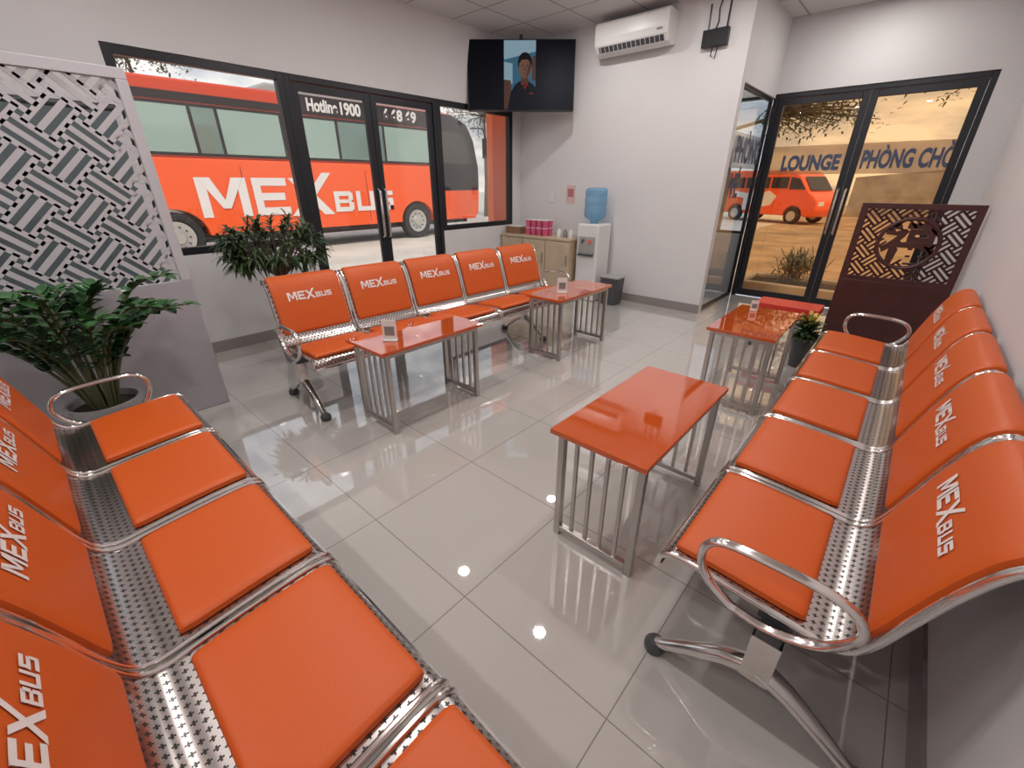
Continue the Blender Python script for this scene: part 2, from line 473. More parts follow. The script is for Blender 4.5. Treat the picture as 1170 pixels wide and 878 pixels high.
def cushion_mesh(x0, x1, s0, s1, T, nx=22, ns=24):
    def hh(a): return max(0, 1-abs(2*a-1)**20)**.5
    vs = []; fs = []
    for layer in (1, 0):
        for j in range(ns+1):
            b = .5-.5*math.cos(math.pi*j/ns)
            p = prof(s0+(s1-s0)*b)
            for i in range(nx+1):
                a = .5-.5*math.cos(math.pi*i/nx)
                inset = 0.008*(abs(2*a-1)**8*abs(2*b-1)**10)
                x = x0+(x1-x0)*a - math.copysign(inset, a-.5)
                h = (.004+T*(hh(a)**.6)*(hh(b)**.6)) if layer else .002
                vs.append((x, p[0]+p[2]*h, p[1]+p[3]*h))
    N = (nx+1)*(ns+1)
    for j in range(ns):
        for i in range(nx):
            k = j*(nx+1)+i
            fs.append((k, k+1, k+nx+2, k+nx+1)); fs.append((N+k, N+k+nx+1, N+k+nx+2, N+k+1))
    def side(idx):
        for a, b in zip(idx, idx[1:]): fs.append((a, N+a, N+b, b))
    side(list(range(nx+1))); side([j*(nx+1)+nx for j in range(ns+1)])
    side([ns*(nx+1)+i for i in range(nx, -1, -1)]); side([j*(nx+1) for j in range(ns, -1, -1)])
    return MB().add(vs, fs)

def bench(loc, rz, pitch, n, label, legs, arms=(True, True)):
    e = empty('waiting_bench', loc, rz)
    tag(e, label, 'bench', 'linked waiting room benches')
    w = pitch
    nx, ns = 6, 56
    vs = []; fs = []; uvs = []
    for j in range(ns+1):
        s = ST*j/ns; p = prof(s)
        for i in range(nx+1):
            a = i/nx; x = .02+(w-.04)*a
            sag = .004*(1-(2*a-1)**2)
            vs.append((x, p[0]-p[2]*sag, p[1]-p[3]*sag)); uvs.append((x, s))
    for j in range(ns):
        for i in range(nx):
            k = j*(nx+1)+i; fs.append((k, k+1, k+nx+2, k+nx+1))
    mb = MB().add(vs, fs, 0)
    for xr in (.013, w-.013):
        pts = [(xr, prof(ST*j/60)[0], prof(ST*j/60)[1]) for j in range(61)]
        mb.tube(pts, [.011 if 2 < j < 58 else .008 for j in range(61)], 10, 1, flat=.8, up=(1, 0, 0))
    mb.tube([(.016, -.010, .366), (w-.016, -.010, .366)], .010, 8, 1)
    mb.tube([(.016, .662, .79), (w-.016, .662, .79)], .010, 8, 1)
    mb.box(.02, w-.02, .26, .34, .372, .398, 2)
    me = mb.mesh('seat_shell', [M_perf, M_chrome, M_dark], True)
    ul = me.uv_layers.new(name='UVMap')
    for l in me.loops:
        vi = l.vertex_index
        ul.data[l.index].uv = uvs[vi] if vi < len(uvs) else (0, 0)
    c1 = cushion_mesh(.040, w-.040, S1, S2, .021).mesh('seat_cushion', [M_orange], True)
    c2 = cushion_mesh(.030, w-.030, S3, S4, .017).mesh('backrest_cushion', [M_orange], True)
    lw = (w-.07)*.64; sc = lw/LW; sm = S3+(S4-S3)*.52
    def fn(x, y, q):
        p = prof(sm+y); h = .023+q*.0004
        return (w/2-lw/2+x, p[0]+p[2]*h, p[1]+p[3]*h)
    lt = logo_mb(fn, sc).mesh('lettering', [M_white], False, False)
    for i in range(n):
        x = i*w
        mkobj('seat_shell', me, e, (x, 0, 0))
        mkobj('seat_cushion', c1, e, (x, 0, 0))
        b = mkobj('backrest_cushion', c2, e, (x, 0, 0))
        mkobj('lettering', lt, b)
    Lg = n*w
    MB().box(.02, Lg-.0, .27, .33, .325, .372).build('beam', M_dark, e, bevel=.006)
    for xl in legs:
        lg = MB()
        lg.box(xl-.03, xl+.03, .265, .335, .17, .33)
        lg.tube([(xl, .30, .20), (xl, .22, .165), (xl, .12, .095), (xl, .06, .048), (xl, .03, .035)], [.034, .030, .024, .020, .018], 12, flat=.8)
        lg.tube([(xl, .30, .20), (xl, .38, .165), (xl, .48, .095), (xl, .54, .048), (xl, .57, .035)], [.034, .030, .024, .020, .018], 12, flat=.8)
        lg.lathe([(.0, .0), (.030, .0), (.034, .012), (.034, .028), (.022, .045), (.0, .05)], 16, (xl, .03, 0), 1)
        lg.lathe([(.0, .0), (.030, .0), (.034, .012), (.034, .028), (.022, .045), (.0, .05)], 16, (xl, .57, 0), 1)
        lg.build('leg', [M_chrome, M_dark], e, smooth=True)
    for k, xa in enumerate((-.010, Lg+.010)):
        if not arms[k]: continue
        P = [(.20, .385), (.135, .43), (.105, .49), (.112, .545), (.155, .575), (.26, .58), (.36, .575), (.425, .552), (.45, .505), (.43, .455), (.38, .405), (.29, .378)]
        C = catmull(P+[P[0]], 5)[:-1]
        MB().tube([(xa, a, b) for a, b in C], .011, 10, closed=True, flat=1.3, up=(1, 0, 0)).build('armrest', M_chrome, e, smooth=True)
    return e

bench((-.28, 3.75, 0), -math.pi/2, .556, 5, 'five-seat steel bench with orange cushions against the pale wall', (.53, 5*.556-.02))
bench((.05, .32, 0), math.pi, .526, 5, 'five-seat steel bench with orange cushions beside the leafy plant', (.5, 2.2))
bench((-2.49, .96, 0), math.radians(87.2), .532, 5, 'five-seat steel bench with orange cushions before the shop windows', (.03, 2.2))

# ---------------------------------------------------------------- coffee tables
TH = .545
def table(x0, x1, y0, y1, label):
    W = x1-x0; D = y1-y0
    e = empty('coffee_table', ((x0+x1)/2, (y0+y1)/2, 0))
    tag(e, label, 'table', 'orange waiting room tables')
    MB().box(-W/2, W/2, -D/2, D/2, TH-.022, TH).build('table_top', M_table, e, bevel=.003)
    t = .014
    for sy in (-1, 1):
        yc = sy*(D/2-.05)
        f = MB()
        for sx in (-1, 1):
            xc = sx*(W/2-.03); f.box(xc-t, xc+t, yc-t, yc+t, 0, TH-.022)
        f.box(-W/2+.03+t, W/2-.03-t, yc-t, yc+t, TH-.05, TH-.022)
        f.box(-W/2+.03+t, W/2-.03-t, yc-t, yc+t, .025, .050)
        f.build('leg_frame', M_steel, e, bevel=.002)
        for k in range(4):
            xc = -W/2+.03+(k+1)*(W-.06)/5
            MB().box(xc-.007, xc+.007, yc-.007, yc+.007, .050, TH-.05).build('spindle', M_steel, e)
    for sx in (-1, 1):
        xc = sx*(W/2-.03); MB().box(xc-t*.8, xc+t*.8, -D/2+.05+t, D/2-.05-t, TH-.048, TH-.022).build('apron_rail', M_steel, e)
    return e
table(-.83, -.43, 1.15, 1.99, 'orange glass-topped table with barred steel legs, bare')
table(-.84, -.43, 2.87, 3.65, 'orange glass-topped table with barred steel legs near the entrance')
table(-2.39, -2.0, 1.15, 1.94, 'orange glass-topped table holding a white card stand')
table(-2.33, -1.96, 2.78, 3.60, 'orange glass-topped table near the water cooler')

def card(x, y, rz, s=1.0):
    e = empty('card_stand', (x, y, TH), rz)
    MB().box(-.05*s, .05*s, -.003, .003, .010, .15*s).build('card', M_white, e)
    MB().box(-.05*s, .05*s, -.025*s, .025*s, 0, .010).build('stand_base', M_plast, e, bevel=.003)
    MB().box(-.034*s, .034*s, -.0055, -.0035, .040*s, .105*s).build('printed_panel', M_dark2, e)
    tag(e, 'small white upright card stand on the orange table', 'sign', 'table card stands')
card(-2.16, 1.32, math.radians(40), .85); card(-2.12, 3.02, math.radians(40), .85)
card(-.72, 3.50, math.radians(20), .5)

# ---------------------------------------------------------------- fretwork
def clip(poly, x0, x1, y0, y1):
    def cl(P, ins, isx, val):
        out = []
        for i in range(len(P)):
            a, b = P[i-1], P[i]; ia, ib = ins(a), ins(b)
            if ia != ib:
                k = 0 if isx else 1; t = (val-a[k])/(b[k]-a[k])
                out.append((a[0]+(b[0]-a[0])*t, a[1]+(b[1]-a[1])*t))
            if ib: out.append(b)
        return out
    for ins, isx, val in ((lambda p: p[0] >= x0, True, x0), (lambda p: p[0] <= x1, True, x1), (lambda p: p[1] >= y0, False, y0), (lambda p: p[1] <= y1, False, y1)):
        poly = cl(poly, ins, isx, val)
        if len(poly) < 3: return None
    return poly
def fret(mb, x0, x1, z0, z1, c, wbar, thick, mi=0, hole=None):
    cx, cz = (x0+x1)/2, (z0+z1)/2; R = int(max(x1-x0, z1-z0)/c)+2
    q = math.sqrt(.5)
    for i in range(-R, R):
        for j in range(-R, R):
            for k in range(3):
                o = (k+.5)*c/3
                if (i+j) % 2: r = (i*c-c/6, (i+1)*c+c/6, j*c+o-wbar/2, j*c+o+wbar/2)
                else: r = (i*c+o-wbar/2, i*c+o+wbar/2, j*c-c/6, (j+1)*c+c/6)
                P = [(r[0], r[2]), (r[1], r[2]), (r[1], r[3]), (r[0], r[3])]
                P = [(cx+(a-b)*q, cz+(a+b)*q) for a, b in P]
                P = clip(P, x0, x1, z0, z1)
                if P and hole:
                    mx_ = sum(p[0] for p in P)/len(P); mz = sum(p[1] for p in P)/len(P)
                    if math.hypot(mx_-hole[0], mz-hole[1]) < hole[2]: continue
                if P: mb.prism(P, -thick/2, thick/2, 'y', mi)

e = empty('carved_screen', (-3.30, .66, 0), -math.pi/2)
tag(e, 'tall lilac room divider with carved geometric lattice, beside the plant', 'room divider')
SW = 2.0; HT = 1.94
fb = MB().box(0, .05, -.02, .02, .86, HT-.05).box(SW-.05, SW, -.02, .02, .86, HT-.05).box(0, SW, -.02, .02, HT-.05, HT)
fb.build('frame', M_lat, e, bevel=.003)
MB().box(0, SW, -.02, .02, .0, .86).build('lower_panel', M_panel, e, bevel=.004)
fm = MB(); fret(fm, .05, SW-.05, .86, HT-.05, .155, .026, .010)
fm.build('lattice', M_lat, e)

e = empty('wooden_screen', (-.40, 5.08, 0))
tag(e, 'dark maroon wooden divider with carved lattice and character', 'room divider')
SW = .78; HT = 1.25; LZ = .60; CZc = .935
MB().box(0, SW, -.018, .018, .04, LZ).build('lower_panel', M_maroon, e, bevel=.004)
fb = MB().box(0, .05, -.02, .02, LZ, HT).box(SW-.05, SW, -.02, .02, LZ, HT).box(.05, SW-.05, -.02, .02, HT-.045, HT).box(.05, SW-.05, -.02, .02, LZ, LZ+.04)
fb.build('frame', M_maroon, e, bevel=.003)
fm = MB(); fret(fm, .05, SW-.05, LZ+.04, HT-.045, .10, .017, .02, hole=(SW/2, CZc, .17))
fm.build('lattice', M_maroon, e)
MB().tube([(SW/2+.20*math.cos(a*math.pi/20), -.004, CZc+.20*math.sin(a*math.pi/20)) for a in range(40)], .016, 8, closed=True).build('ring', M_maroon, e)
me, w_ = text_mesh('福', .36, .010, .011); me.materials.clear(); me.materials.append(M_maroon)
mkobj('carved_character', me, e, (SW/2-w_/2, 0, CZc-.13), (math.pi/2, 0, 0))
for xx in (.06, SW-.06):
    MB().box(xx-.03, xx+.03, -.12, .06, 0, .04).build('foot', M_maroon, e, bevel=.004)

# ---------------------------------------------------------------- TV
e = empty('television', (-3.97, 4.60, 2.545), math.radians(41.5))
e.rotation_euler = (math.radians(-9), 0, math.radians(41.5))
tag(e, 'black flat television hung in the corner showing a man', 'television')
MB().box(-.63, .63, -.02, .025, -.365, .365).build('bezel', M_black, e, bevel=.006)
M_scr = pmat('screen_dark', (0.004, 0.005, 0.011), 0.5, spec=.12)
MB().box(-.62, .62, -.0225, -.0205, -.352, .355).build('screen', M_scr, e)
def em(name, c, s=.55): return pmat(name, (0, 0, 0), .5, emit=c, estr=s, spec=.1)
pic = MB()
def flat(poly, y, mi): pic.add([(p[0], y, p[1]) for p in poly], [tuple(range(len(poly)))], mi)
def ell(cx, cz, rx, rz_, n=24, a0=0, a1=360): return [(cx+rx*math.cos(math.radians(a0+(a1-a0)*k/n)), cz+rz_*math.sin(math.radians(a0+(a1-a0)*k/n))) for k in range(n+(0 if a1-a0 == 360 else 1))]
y = -.0235
flat([(-.20, -.345), (.17, -.345), (.17, .35), (-.20, .35)], y, 0)
flat([(-.20, .16), (.17, .24), (.17, .35), (-.20, .35)], y-.0004, 1)
flat([(-.20, -.10), (-.10, -.08), (-.10, .12), (-.20, .14)], y-.0005, 1)
flat([(.13, -.05), (.17, -.05), (.17, .2), (.13, .19)], y-.0005, 5)
flat([(-.20, -.345), (-.10, -.345), (-.12, -.05), (-.20, -.04)], y-.0006, 5)
flat([(-.16, -.345), (.17, -.345), (.17, -.12), (.14, -.09), (.09, -.055), (-.01, -.055), (-.07, -.09), (-.12, -.17)], y-.0008, 2)
flat([(.0, -.09), (.08, -.09), (.085, .0), (.0, .0)], y-.001, 7)
flat(ell(.045, .125, .084, .108), y-.0011, 4)
flat(ell(.045, .08, .072, .112), y-.0012, 3)
flat([(.045, -.03), (.075, -.01), (.105, .04), (.115, .09), (.10, .14), (.075, .06), (.06, .0)], y-.0013, 7)
flat([(-.028, .150), (-.026, .115), (.010, .160), (.08, .160), (.112, .115), (.116, .150), (.095, .195), (.045, .215), (-.005, .195)], y-.0014, 4)
flat(ell(.018, .095, .010, .004), y-.0016, 4); flat(ell(.072, .095, .010, .004), y-.0016, 4)
flat([(.004, .110), (.032, .112), (.032, .107), (.004, .105)], y-.0016, 4); flat([(.060, .112), (.088, .110), (.088, .105), (.060, .107)], y-.0016, 4)
flat(ell(.046, .018, .022, .004), y-.0016, 7); flat([(.042, .09), (.050, .09), (.058, .052), (.034, .052)], y-.0015, 7)
flat([(.0, -.065), (.015, -.055), (.045, -.12), (.075, -.055), (.09, -.065), (.05, -.14)], y-.001, 6)
flat([(.10, -.19), (.145, -.19), (.145, -.175), (.10, -.175)], y-.001, 6)
pic.build('screen_picture', [em('pic_blue', (.06, .17, .27)), em('pic_sky', (.34, .50, .60)), em('pic_navy', (.012, .012, .020)), em('pic_skin', (.22, .11, .075)), em('pic_hair', (.012, .009, .009)), em('pic_brown', (.12, .06, .045)), em('pic_red', (.30, .03, .02)), em('pic_skin_shade', (.12, .055, .038))], e, recalc=False)
MB().box(-.08, .08, .025, .07, -.1, .1).tube([(0, .06, 0), (0, .1, .3), (0, .12, .46)], .02, 10).build('ceiling_bracket', M_dark, e)

# ---------------------------------------------------------------- air conditioner
e = empty('air_conditioner', (-3.20, YN, 2.67))
tag(e, 'white wall-mounted split air conditioner near the ceiling', 'air conditioner')
P = [(0, .02), (-.10, .0), (-.16, .03), (-.205, .09), (-.215, .15), (-.215, .27), (-.20, .29), (0, .29)]
MB().prism(P, 0, .84, 'x').build('body', M_plast, e, bevel=.006)
MB().prism([(-.11, .0005), (-.165, .028), (-.168, .024), (-.11, -.005)], .05, .79, 'x').build('louver', M_wall, e)
MB().prism([(-.166, .034), (-.196, .078), (-.199, .075), (-.170, .030)], .05, .79, 'x').build('air_outlet', M_dark, e)
for k in range(14):
    MB().prism([(-.168, .028), (-.2, .076), (-.205, .074), (-.173, .026)], .07+k*.052, .074+k*.052, 'x').build('vane', M_plast, e)
MB().box(.72, .78, -.218, -.214, .12, .135).build('badge', M_dark2, e)

e = empty('router', (-1.95, YN, 2.60))
tag(e, 'black wall-mounted router box with upright antennas', 'router')
MB().box(-.12, .12, -.06, 0, 0, .14).build('body', M_black, e, bevel=.006)
for xx in (-.08, .09):
    MB().tube([(xx, -.03, .13), (xx*1.05, -.03, .34)], .008, 8).build('antenna', M_black, e)
MB().tube([(-.02, -.02, .13), (.0, -.015, .2), (-.01, -.012, .3), (.02, -.01, .43)], .006, 6).tube([(-.02, -.02, .0), (-.03, -.015, -.06), (.01, -.01, -.09), (.03, -.02, 0)], .005, 6).build('cable', M_black, e)

e = MB().box(-.07, .07, -.004, 0, -.11, .11).build('notice', pmat('notice_paper', (.62, .45, .43), .6), None, (-3.55, YN, 1.27))
tag(e, 'small pinkish printed notice taped on the wall', 'poster')
MB().box(-.045, .045, -.006, -.004, -.03, .07).build('print', pmat('notice_red', (.45, .15, .15), .6), e)
e = MB().box(-.035, .035, -.012, 0, -.055, .055).build('wall_switch', M_plast, None, (-3.85, YN, 1.22), bevel=.003)
tag(e, 'white plastic wall switch', 'switch')
MB().box(-.02, .02, -.016, -.012, -.03, .03).build('rocker', M_plast, e)

# ---------------------------------------------------------------- cabinet & things
CX0, CX1, CY0, CY1, CZ = -4.41, -3.22, 4.70, YN-.015, .76
e = empty('low_cabinet', (CX0, CY0, 0))
tag(e, 'light wood low cabinet standing in the corner', 'cabinet')
Wc = CX1-CX0; Dc = CY1-CY0
MB().box(0, Wc, .02, Dc, .06, CZ-.03).box(.03, Wc-.03, .05, Dc, 0, .06).build('body', M_wood, e)
MB().box(-.01, Wc+.01, 0, Dc, CZ-.03, CZ).build('top_panel', M_wood, e, bevel=.003)
for k in range(3):
    dd = MB().box(.01+k*Wc/3, (k+1)*Wc/3-.005, .004, .02, .07, CZ-.04).build('door', M_wood, e, bevel=.002)
    MB().box((k+1)*Wc/3-.05, (k+1)*Wc/3-.038, -.014, .004, .42, .56).build('handle', M_steel, dd)
for k in range(8):
    xx = -4.0+.095*(k % 4)+.02; yy = 4.80+.10*(k//4)
    for lev in range(2):
        o = empty('noodle_cup', (xx, yy, CZ+lev*.10))
        MB().lathe([(.0, 0), (.033, 0), (.044, .092), (.0, .092)], 16).build('cup', M_pink, o, smooth=True)
        MB().lathe([(.0, .092), (.046, .092), (.046, .098), (.0, .098)], 16).build('lid', M_white, o)
        tag(o, 'pink paper noodle cup with white lid on the cabinet', 'cup', 'pink cups on the cabinet')
e = empty('wooden_tray', (-4.25, 4.86, CZ))
MB().box(-.13, .13, -.09, .09, 0, .01).box(-.13, .13, -.09, -.08, .01, .09).box(-.13, .13, .08, .09, .01, .09).box(-.13, -.12, -.08, .08, .01, .09).box(.12, .13, -.08, .08, .01, .09).build('tray', pmat('tray_wood', (.25, .13, .07), .5), e)
MB().box(-.10, .10, -.06, .06, .01, .10).build('packet', M_white, e)
tag(e, 'small brown wooden tray with packets on the cabinet', 'tray')
for xx, c in ((-3.50, M_plast), (-3.40, M_dark2), (-3.31, M_white)):
    o = MB().lathe([(.0, 0), (.028, 0), (.03, .07), (.018, .085), (.018, .10), (.0, .10)], 16).build('jar', c, None, (xx, 4.85, CZ), smooth=True)
    tag(o, 'small pale jar on the cabinet', 'jar', 'jars on the cabinet')

e = empty('water_cooler', (-3.02, 4.93, 0))
tag(e, 'white standing water cooler with blue bottle beside the cabinet', 'water cooler')
MB().box(-.155, .155, -.14, .17, .0, .95).build('body', M_plast, e, bevel=.02)
MB().box(-.12, .12, -.146, -.139, .60, .80).build('dispensing_panel', M_busgr, e, bevel=.004)
MB().box(-.11, .11, -.18, -.141, .57, .595).build('drip_tray', M_dark, e, bevel=.004)
MB().box(-.12, .12, -.146, -.139, .08, .50).build('lower_door', M_plast, e, bevel=.004)
for xx in (-.05, .05):
    MB().tube([(xx, -.14, .76), (xx, -.17, .76), (xx, -.175, .72)], .012, 8).build('tap', M_dark if xx < 0 else M_busor, e)
MB().lathe([(.0, .95), (.05, .95), (.055, .98), (.12, 1.02), (.135, 1.05), (.135, 1.13), (.128, 1.15), (.135, 1.17), (.135, 1.24), (.128, 1.26), (.135, 1.28), (.133, 1.33), (.11, 1.355), (.0, 1.36)], 28).build('water_bottle', M_bottle, e, smooth=True)
e = empty('waste_bin', (-2.66, 4.88, 0))
tag(e, 'dark grey plastic waste bin by the water cooler', 'bin')
MB().prism([(-.10, 0), (.10, 0), (.125, .33), (-.125, .33)], -.09, .09, 'y').build('body', M_dark, e, bevel=.012)
MB().box(-.13, .13, -.10, .10, .33, .35).build('lid', M_busgr, e, bevel=.006)

# ---------------------------------------------------------------- plants
def leaf(mb, base, d, L, W, up=Vector((0, 0, 1)), droop=.15, mi=0, box=None):
    d = d.normalized(); side = d.cross(up)
    if side.length < 1e-3: side = Vector((1, 0, 0))
    side.normalize(); nn = side.cross(d).normalized()
    p0 = base+d*L*.15; p1 = base+d*L*.42; p2 = base+d*L*.74-Vector((0, 0, droop*L*.4)); p3 = base+d*L-Vector((0, 0, droop*L))
    vs = [base, p1-side*W/2+nn*W*.15, p1, p1+side*W/2+nn*W*.15, p2-side*W*.40+nn*W*.1, p2, p2+side*W*.40+nn*W*.1, p3,
          p0-side*W*.36+nn*W*.1, p0, p0+side*W*.36+nn*W*.1]
    if box and (min(v.x for v in vs) < box[0] or max(v.x for v in vs) > box[1]): return
    mb.add(vs, [(0, 9, 8), (0, 10, 9), (8, 9, 2, 1), (9, 10, 3, 2), (1, 2, 5, 4), (2, 3, 6, 5), (4, 5, 7), (5, 6, 7)], mi)
def rdir(zmin=-.3, zmax=1):
    while True:
        v = Vector((random.uniform(-1, 1), random.uniform(-1, 1), random.uniform(-1, 1)))
        if .1 < v.length < 1:
            v.normalize()
            if zmin <= v.z <= zmax: return v
def pot(e, r, h, mat=M_pot):
    MB().lathe([(.0, 0), (r*.7, 0), (r*.95, h*.85), (r, h), (r*.9, h), (r*.85, h*.88), (.0, h*.88)], 28).build('pot', mat, e, smooth=True)
    MB().lathe([(.0, h*.87), (r*.86, h*.87), (r*.86, h*.9), (.0, h*.9)], 20).build('soil', M_soil, e)

e = empty('potted_shrub', (-3.74, 1.36, 0))
tag(e, 'bushy green potted shrub with round crown before the shop window', 'plant')
pot(e, .15, .28)
st = MB(); fo = MB()
for k in range(64):
    d_ = rdir(-.5, 1)
    tip = Vector((d_.x*.30, d_.y*.37, .96+d_.z*.21))
    hub = Vector((d_.x*.03, d_.y*.03, .72)); mid = hub.lerp(tip, .5)+Vector((0, 0, .05))
    st.tube([hub, mid, tip], [.006, .005, .003], 5)
    for q in range(20):
        t_ = random.uniform(.2, 1.0); p = mid.lerp(tip, t_)
        leaf(fo, p, (rdir(-.5, .8)+d_*.8), random.uniform(.08, .14), .021, droop=.35, box=(-.58, .5))
for k in range(5):
    a = k*1.256; st.tube([(.03*math.cos(a), .03*math.sin(a), .24), (.055*math.cos(a+.5), .055*math.sin(a+.5), .5), (.03*math.cos(a+1), .03*math.sin(a+1), .76)], .011, 7)
st.build('stem', M_bark, e); fo.build('foliage', M_leaf, e, recalc=False)

e = empty('potted_plant', (-2.96, .05, 0))
tag(e, 'dark green glossy potted plant with arching stems by the divider', 'plant')
pot(e, .16, .36)
st = MB(); fo = MB()
for k in range(28):
    a = 2*math.pi*k/28+random.uniform(-.2, .2); R_ = random.uniform(.18, .60); hz = random.uniform(.94, 1.14)-R_*.42
    ca, sa = math.cos(a), math.sin(a)
    rx_ = max(-.25, min(.28, R_*ca))
    b = Vector((.05*ca, .05*sa, .32)); tip = Vector((rx_, R_*sa, hz))
    mid = Vector((rx_*.38, R_*.38*sa, .36+(hz-.30)*.92))
    pts = []
    for i in range(15):
        t_ = i/14; pts.append(b*(1-t_)**2+mid*2*t_*(1-t_)+tip*t_*t_)
    st.tube(pts, [.009-.0003*i for i in range(15)], 6)
    for i in range(4, 15):
        tg = (pts[i]-pts[i-1]).normalized(); sd = tg.cross(Vector((0, 0, 1)))
        if sd.length < .05: sd = Vector((-sa, ca, 0))
        sd.normalize()
        for sg in (-1, 1):
            leaf(fo, pts[i], sd*sg*.9+tg*.6+Vector((random.gauss(0, .15), random.gauss(0, .15), .15+random.gauss(0, .2))), random.uniform(.07, .105), .050, droop=.15, box=(-.31, .34))
    leaf(fo, pts[-1], (pts[-1]-pts[-2]), .08, .04, box=(-.31, .34))
st.build('stem', M_stem, e); fo.build('foliage', M_leafd, e, recalc=False)

e = empty('small_potted_plant', (-.42, 4.10, 0))
tag(e, 'small potted plant with yellow flowers beside the red stand', 'plant')
pot(e, .09, .26, M_dark)
fo = MB(); fy = MB()
for k in range(170):
    d_ = rdir(.0, 1); leaf(fo, Vector((d_.x*.03, d_.y*.03, .24+random.random()*.14)), d_, random.uniform(.06, .12), .03, droop=.2)
for k in range(40):
    d_ = rdir(.3, 1); leaf(fy, Vector((d_.x*.06, d_.y*.06, .36+random.random()*.08)), d_, .05, .03)
fo.build('foliage', M_leaf, e, recalc=False); fy.build('flower', pmat('yellow_petals', (.6, .45, .08), .6), e, recalc=False)
e = empty('red_stand', (-.66, 4.50, 0)); tag(e, 'low red stand with dark legs near the divider', 'stand')
MB().box(-.24, .26, -.14, .14, .36, .42).build('top', M_red, e, bevel=.004)
MB().box(-.22, .24, -.12, .12, .30, .36).build('apron', M_red, e)
for sx in (-.22, .20):
    for sy in (-.12, .10): MB().box(sx, sx+.025, sy, sy+.02, 0, .30).build('leg', M_dark, e)

# ---------------------------------------------------------------- office
e = empty('office_desk', (-2.35, 5.75, 0))
tag(e, 'pale office desk behind the glass partition', 'desk')
MB().box(-.35, .45, -.3, .3, .72, .75).build('desk_top', M_wood, e, bevel=.003)
for xx in (-.33, .41): MB().box(xx, xx+.025, -.28, .28, 0, .72).build('side_panel', M_plast, e)
MB().box(-.3, .41, .2, .22, .2, .72).build('back_panel', M_plast, e)
e = empty('computer_monitor', (-2.25, 5.75, .75), math.radians(70))
tag(e, 'black computer monitor on the office desk', 'monitor')
MB().box(-.25, .25, -.015, .015, .12, .42).build('display', M_black, e, bevel=.004)
MB().tube([(0, .03, .01), (0, .03, .2)], .015, 8).build('neck', M_black, e); MB().lathe([(0, 0), (.1, 0), (.1, .01), (0, .012)], 20, (0, .03, 0)).build('base', M_black, e)

# ---------------------------------------------------------------- outdoors
GZ = -.20
g = MB().box(-70, 60, -40, 90, GZ-.1, GZ).build('ground', M_ground); struct(g, 'pale concrete yard', 'ground')
g = MB().box(-4.6, 30, 7.2, 60, GZ, GZ+.012).build('dirt_ground', M_dirt); struct(g, 'brown dirt yard beyond the entrance', 'ground')
e = MB().box(-5.12, -5.0, 5.16, 5.72, GZ, 3.2).build('facade_column', M_colm)
tag(e, 'orange painted facade column outside the window', 'column')

bx = -12.0
e = empty('bus', (bx, 0, -.10)); tag(e, 'large orange coach with pale windows parked outside', 'bus')
Y0, Y1 = -1.2, 11.6; W1, W2 = 2.45, 8.92
P = [(Y0, .42), (W1-.62, .42)]+[(W1-.62*math.cos(math.pi*k/12), .42+.58*math.sin(math.pi*k/12)) for k in range(13)]
P += [(W2-.62, .42)]+[(W2-.62*math.cos(math.pi*k/12), .42+.58*math.sin(math.pi*k/12)) for k in range(13)]
P += [(W2+.62, .40), (Y1-.15, .38), (Y1, .55), (Y1+.05, 1.2), (Y1, 2.0), (Y0, 2.0)]
MB().prism(P, -2.5, 0, 'x').build('body', M_busor, e, bevel=.02)
MB().prism([(Y0, 2.0), (Y1, 2.0), (Y1-.2, 2.8), (Y1-.5, 3.25), (Y1-1.1, 3.50), (Y0+.3, 3.40), (Y0, 3.2)], -2.5, -.01, 'x').build('upper_body', M_busrd, e, bevel=.05)
MB().prism([(4.4, 3.40), (5.0, 3.62), (10.0, 3.64), (10.6, 3.42)], -2.3, -.1, 'x').build('roof_fairing', M_busgr, e, bevel=.05)
MB().box(-2.45, .004, Y0+.2, 5.3, 3.04, 3.20).box(-2.45, .004, 5.3, 10.2, 3.04, 3.46).build('sign_band', M_busdk, e)
MB().box(-2.45, .004, Y0+.2, 9.7, 2.04, 3.02).build('window_band', M_busdk, e, bevel=.01)
ws = [(-.9, .3), (.4, 1.9), (2.0, 3.25), (3.32, 3.75), (3.82, 5.1), (5.18, 6.5), (6.58, 7.9), (7.98, 9.6)]
for i, (a, b) in enumerate(ws):
    MB().box(.002, .014, a, b, 2.10, 2.96).build('side_window', M_busgl2 if i % 3 else M_busgl, e)
M_fg = pmat('front_black_glass', (.012, .011, .012), .35, spec=.15)
MB().prism([(9.8, 1.3), (11.62, 1.3), (11.62, 2.0), (11.42, 2.8), (11.12, 3.25), (10.5, 3.46), (9.8, 3.46)], -2.45, .016, 'x').build('front_glass', M_fg, e)
MB().prism([(9.95, 2.1), (11.3, 2.1), (11.15, 2.75), (10.85, 3.0), (9.95, 3.0)], .016, .022, 'x').build('driver_window', pmat('driver_glass', (.05, .045, .04), .3, spec=.3), e)
for yc in (W1, W2):
    whl = MB().lathe([(.0, -.28), (.50, -.28), (.52, -.25), (.52, -.04), (.49, 0), (.36, 0), (.34, -.04), (.0, -.05)], 32, (-.04, yc, .42), 0, 'x')
    o = whl.build('wheel', M_tyre, e, smooth=True)
    rm = MB().lathe([(.0, -.045), (.33, -.04), (.33, -.01), (.26, -.03), (.16, -.03), (.13, .02), (.0, .03)], 32, (-.04, yc, .42), 0, 'x')
    for k in range(10):
        an = k*math.pi/5; rm.lathe([(0, -.03), (.02, -.03), (.02, .0), (0, .0)], 8, (-.04, yc+.22*math.cos(an), .42+.22*math.sin(an)), 1, 'x')
    rm.build('rim', [M_rim, M_dark], o, smooth=True)
MB().box(-2.3, -.3, Y0+.2, Y1-.3, .25, .6).build('underbody', M_black, e)
